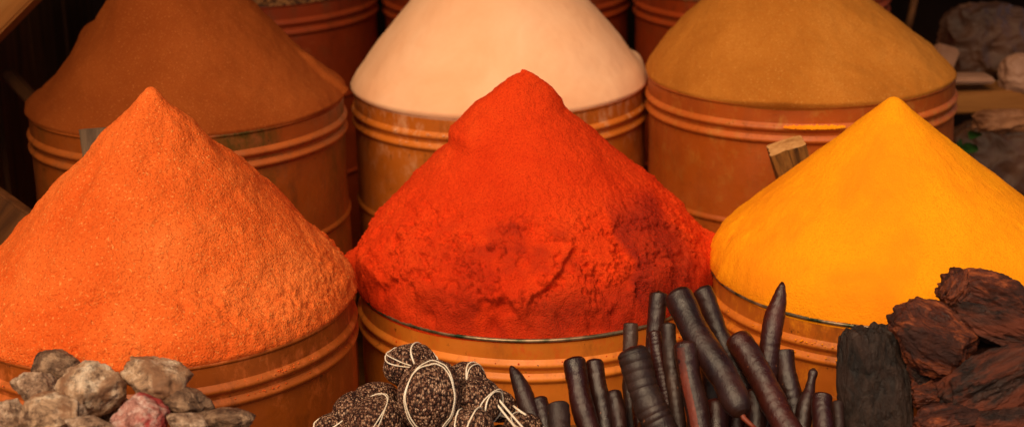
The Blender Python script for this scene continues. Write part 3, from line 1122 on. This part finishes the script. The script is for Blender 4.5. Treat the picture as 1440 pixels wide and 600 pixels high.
for i, (px, py, z, ang) in enumerate([(1290, 655, 2.32, 0.1), (1390, 660, 2.28, -0.1), (1350, 650, 2.40, 0.2), (1460, 640, 2.34, 0.0), (1470, 540, 2.40, 1.4)]):
    chunk(px, py, z, 150, 70, 80, ang, mw_dark, 'dark wood chunk at the bottom of the heap, out of the frame', 60 + i)

# ------------------------------------------------------------------ the stall around them
m_plank = wood_mat('stall_plank_wood', lin(64, 36, 16), lin(106, 62, 28), lin(132, 82, 42), (30, 30, 2.5), 0.4)
m_plank_x = wood_mat('stall_shelf_wood', lin(80, 46, 18), lin(126, 76, 30), lin(150, 96, 44), (2.5, 30, 30), 0.4)
m_beam = wood_mat('beam_wood', lin(160, 92, 34), lin(200, 122, 52), lin(216, 142, 70), (30, 30, 3), 0.3)
m_black = M('shade_dark_backing', 0.95, 0.05)
m_black.color(m_black.ramp(m_black.noise(6, 5), [(0.3, lin(20, 12, 9)), (0.7, lin(34, 20, 14))]))  # deep shade behind the drums put into a near-black colour
m_floor = M('worn_floor', 0.8)
m_floor.color(m_floor.ramp(m_floor.noise(8, 6), [(0.3, lin(70, 48, 34)), (0.7, lin(120, 88, 64))]))
m_floor.bump(m_floor.noise(60, 5), 0.4, 0.004)

structure(box('floor', (0, 2.5, -0.05), (8, 8, 0.1), m_floor.m, bevel=0))
structure(box('front_platform', (0.05, 2.62, FRONT - 0.05), (2.6, 0.62, 0.1), m_plank_x))
structure(box('middle_platform', (0.05, 3.30, BACK / 2), (2.5, 0.66, BACK), m_plank_x))
structure(box('rear_platform', (0.05, 3.98, THIRD / 2), (2.3, 0.64, THIRD), m_plank_x))
SHELF = ((0.0, 2.005, 2.3, 0.25), (0.43, 2.222, 1.3, 0.18))
for k, (x0, y0, sx, sy) in enumerate(SHELF):
    o = structure(box('shelf', (x0, y0, SHELF_Z - 0.0125), (sx, sy, 0.025), m_plank_x))
    for x in (-sx / 2 + 0.06, sx / 2 - 0.06):
        hl = SHELF_Z - 0.0255
        t_ = box('shelf_leg', (x, 0, -0.0130 - hl / 2), (0.05, 0.05, hl), m_plank, o)
# back wall and side boards of the stall, and a roof slab added for shade
w = box('back_wall', (0, 4.9, 1.3), (4.4, 0.04, 2.6), m_black.m, bevel=0)
structure(w)
for k in range(7):
    x = -1.06 - 0.004 * (k % 2)
    b = box('wall_board', (x, 2.44 + 0.30 * k, 1.2), (0.025, 0.294, 2.4), m_plank, None, (0, 0, random.uniform(-0.02, 0.02)))  # wall carried forward out of view to shade the brown heap
    tag(b, ['foremost unseen board added to the side wall for shade', 'second unseen board added to the side wall for shade, next inward', 'third dark wooden board of the side wall',
            'fourth dark wooden board of the side wall', 'fifth dark wooden board of the side wall', 'sixth dark wooden board of the side wall, near the back',
            'innermost dark wooden board of the side wall'][k] + ' beside the brown heap', 'board', 'boards of the side wall')
a_, b_ = at(-130, 100, 3.25), at(100, -130, 3.35)
ax = (b_ - a_)
q = box('roof_strut', (a_ + b_) / 2, (0.16, 0.05, ax.length), m_beam)
q.rotation_mode = 'QUATERNION'
q.rotation_quaternion = Matrix((CF.cross(ax.normalized()), CF - ax.normalized() * CF.dot(ax.normalized()), ax.normalized())).transposed().to_quaternion()
tag(q, 'brown wooden strut slanting across the top left corner', 'beam')
p1, p2 = at(30, 120, 3.45), at(52, 150, 3.45)
q = box('batten', (p1 + p2) / 2, (0.022, 0.03, 0.13), m_plank, None, (0, r_(-38), 0))
tag(q, 'thin loose batten poking out beside the brown heap', 'batten')
q = box('low_board', at(-5, 330, 2.95), (0.16, 0.03, 0.14), m_plank, None, (0, r_(40), 0))
tag(q, 'slanted board low beside the grainy orange heap', 'board')
added_shade_canopy = box('added_shade_canopy', (0.0, 3.75, 2.45), (5.0, 2.5, 0.03), m_black.m)  # unseen slab added to shade the rear rows and the background
structure(added_shade_canopy)

# shelf on the right with wrapped goods
zs = 3.75
pL = at(1400, 136, zs)
q = box('side_shelf', (pL.x + 0.20, pL.y, pL.z), (0.75, 0.10, 0.048), m_plank_x)
tag(q, 'brown shelf plank running behind the ochre drum', 'shelf')
q2 = box('shelf_post', (pL.x + 0.45, pL.y + 0.03, pL.z / 2 - 0.0245), (0.06, 0.06, pL.z - 0.05), m_plank, q)
q2.location = (0.25, 0.0, -pL.z / 2 - 0.0005)
m = M('cloudy_plastic', 0.6, 0.12)
m.color(m.ramp(m.noise(9, 5), [(0.3, lin(46, 26, 16)), (0.7, lin(94, 60, 42))]))
m.b.inputs['Transmission Weight'].default_value = 0.25
m.bump(m.noise(14, 3, 0.5, dist=1.5), 0.5, 0.01)
m_plastic = m.m
m = M('wrapping_paper', 0.6, 0.3)
m.color(m.ramp(m.noise(12, 4), [(0.3, lin(124, 84, 62)), (0.7, lin(158, 116, 92))]))
m_paper = m.m
m_leaf = M('green_leaf', 0.5).color(lin(46, 84, 34)).m
m_brownbag = M('brown_sack', 0.7)
m_brownbag.color(m_brownbag.ramp(m_brownbag.noise(14, 4), [(0.3, lin(90, 50, 26)), (0.7, lin(140, 92, 60))]))


def bag(px, py, z, rx, ry, mat, label, seed, name='plastic_bag', cat='bag', crum=0.22):
    rnd = random.Random(seed)
    c = at(px, py, z)
    s = z / FPX
    vs, fs = ico(6)
    off = V((rnd.uniform(0, 60), rnd.uniform(0, 60), rnd.uniform(0, 60)))
    pts = []
    for v in vs:
        k = (abs(v.x) ** 3.2 + abs(v.y) ** 3.2 + abs(v.z) ** 3.2) ** (-1 / 3.2)
        f = 0
        q = v * 1.7 + off
        for o_ in range(3):
            f += (1 - abs(mn.noise(q)) * 2.4) * 0.42 ** o_
            q = q * 2.03
        k *= 1 + crum * (f - 1.0) * 0.6
        pts.append(CX * v.x * k * rx * s - CF * v.y * k * (rx + ry) * 0.4 * s + CY * v.z * k * ry * s)
    o = mesh_obj(name, pts, fs, mat)
    o.location = c
    return tag(o, label, cat)


bag(1385, 62, 3.84, 62, 56, m_plastic, 'crumpled cloudy plastic bag standing on the side shelf', 1)
bag(1440, 105, 3.72, 34, 30, m_paper, 'pale wrapped bundle at the right end of the shelf', 2, 'paper_bundle', 'bundle', 0.12)
q = box('paper_packet', at(1326, 84, 3.74), (0.055, 0.03, 0.062), m_paper, None, (0.1, r_(18), 0.3), 0.006)
tag(q, 'small white paper packet beside the ochre heap on the shelf', 'packet')
q = box('flat_packet', at(1355, 110, 3.70), (0.12, 0.06, 0.014), m_paper, None, (0, r_(3), 0.1), 0.005)
tag(q, 'flat pale packet lying at the front of the shelf', 'packet')
bag(1405, 235, 3.72, 76, 68, m_plastic, 'grey plastic sack hanging below the shelf plank', 3, 'plastic_sack', 'sack', 0.16)
bag(1408, 172, 3.66, 40, 18, m_brownbag.m, 'small brown pouch just under the shelf plank', 4, 'pouch', 'pouch', 0.2)
# a sprig of leaves
e = empty('herb_sprig', at(1356, 208, 3.58), 'dark green leafy sprig between the ochre drum and the grey sack', 'herb')
for k in range(7):
    rnd = random.Random(k)
    dr = (CX * rnd.uniform(-0.6, 0.6) + CY * rnd.uniform(-0.8, 0.9) - CF * 0.4).normalized()
    sd = dr.cross(CF).normalized()
    L_, W_ = 0.045, 0.014
    o_ = CX * rnd.uniform(-0.02, 0.02) + CY * rnd.uniform(-0.02, 0.02)
    vs, fs = [], []
    for i in range(9):
        t = i / 8
        hw = W_ * math.sin(math.pi * min(1, t * 0.95 + 0.04))
        cc = o_ + dr * L_ * t - CY * 0.02 * t * t
        vs += [cc - sd * hw - CF * 0.003, cc, cc + sd * hw - CF * 0.003]
    for i in range(8):
        for j in range(2):
            fs.append((i * 3 + j, i * 3 + j + 1, i * 3 + 4 + j, i * 3 + 3 + j))
    mesh_obj('leaf', vs, fs, m_leaf, e)
# a thin cane behind the ochre heap
a_, b_ = at(1277, 40, 4.3), at(1300, -60, 4.3)
q = tube('cane', [a_ * (1 - t / 6) + b_ * (t / 6) for t in range(7)], 0.009, m_plank)
tag(q, 'thin slanting cane in the dark behind the ochre heap', 'cane')

# ------------------------------------------------------------------ light
SUN = V((-0.22, -0.66, 0.79)).normalized()
w = bpy.data.worlds.new('World')
sc.world = w
w.use_nodes = True
nt = w.node_tree
sky = nt.nodes.new('ShaderNodeTexSky')
sky.sky_type = 'NISHITA'
sky.sun_disc = False
sky.sun_elevation = math.asin(SUN.z)
sky.sun_rotation = math.atan2(SUN.x, SUN.y)
sky.dust_density = 4
sky.air_density = 1.0
sky.ozone_density = 0.5
bg = nt.nodes['Background']
nt.links.new(sky.outputs[0], bg.inputs[0])
bg.inputs[1].default_value = 0.06
sd = bpy.data.lights.new('sun', 'SUN')
sd.energy = 3.3
sd.angle = math.radians(48)
sd.color = (1.0, 0.72, 0.41)
so = link(bpy.data.objects.new('sun', sd))
so.rotation_euler = SUN.to_track_quat('Z', 'Y').to_euler()
so.location = SUN * 6

sc.view_settings.view_transform = 'Standard'
sc.view_settings.look = 'None'
sc.view_settings.exposure = 0.0
sc.view_settings.gamma = 1
sc.render.engine = 'CYCLES'
sc.cycles.use_denoising = True
sc.cycles.max_bounces = 5
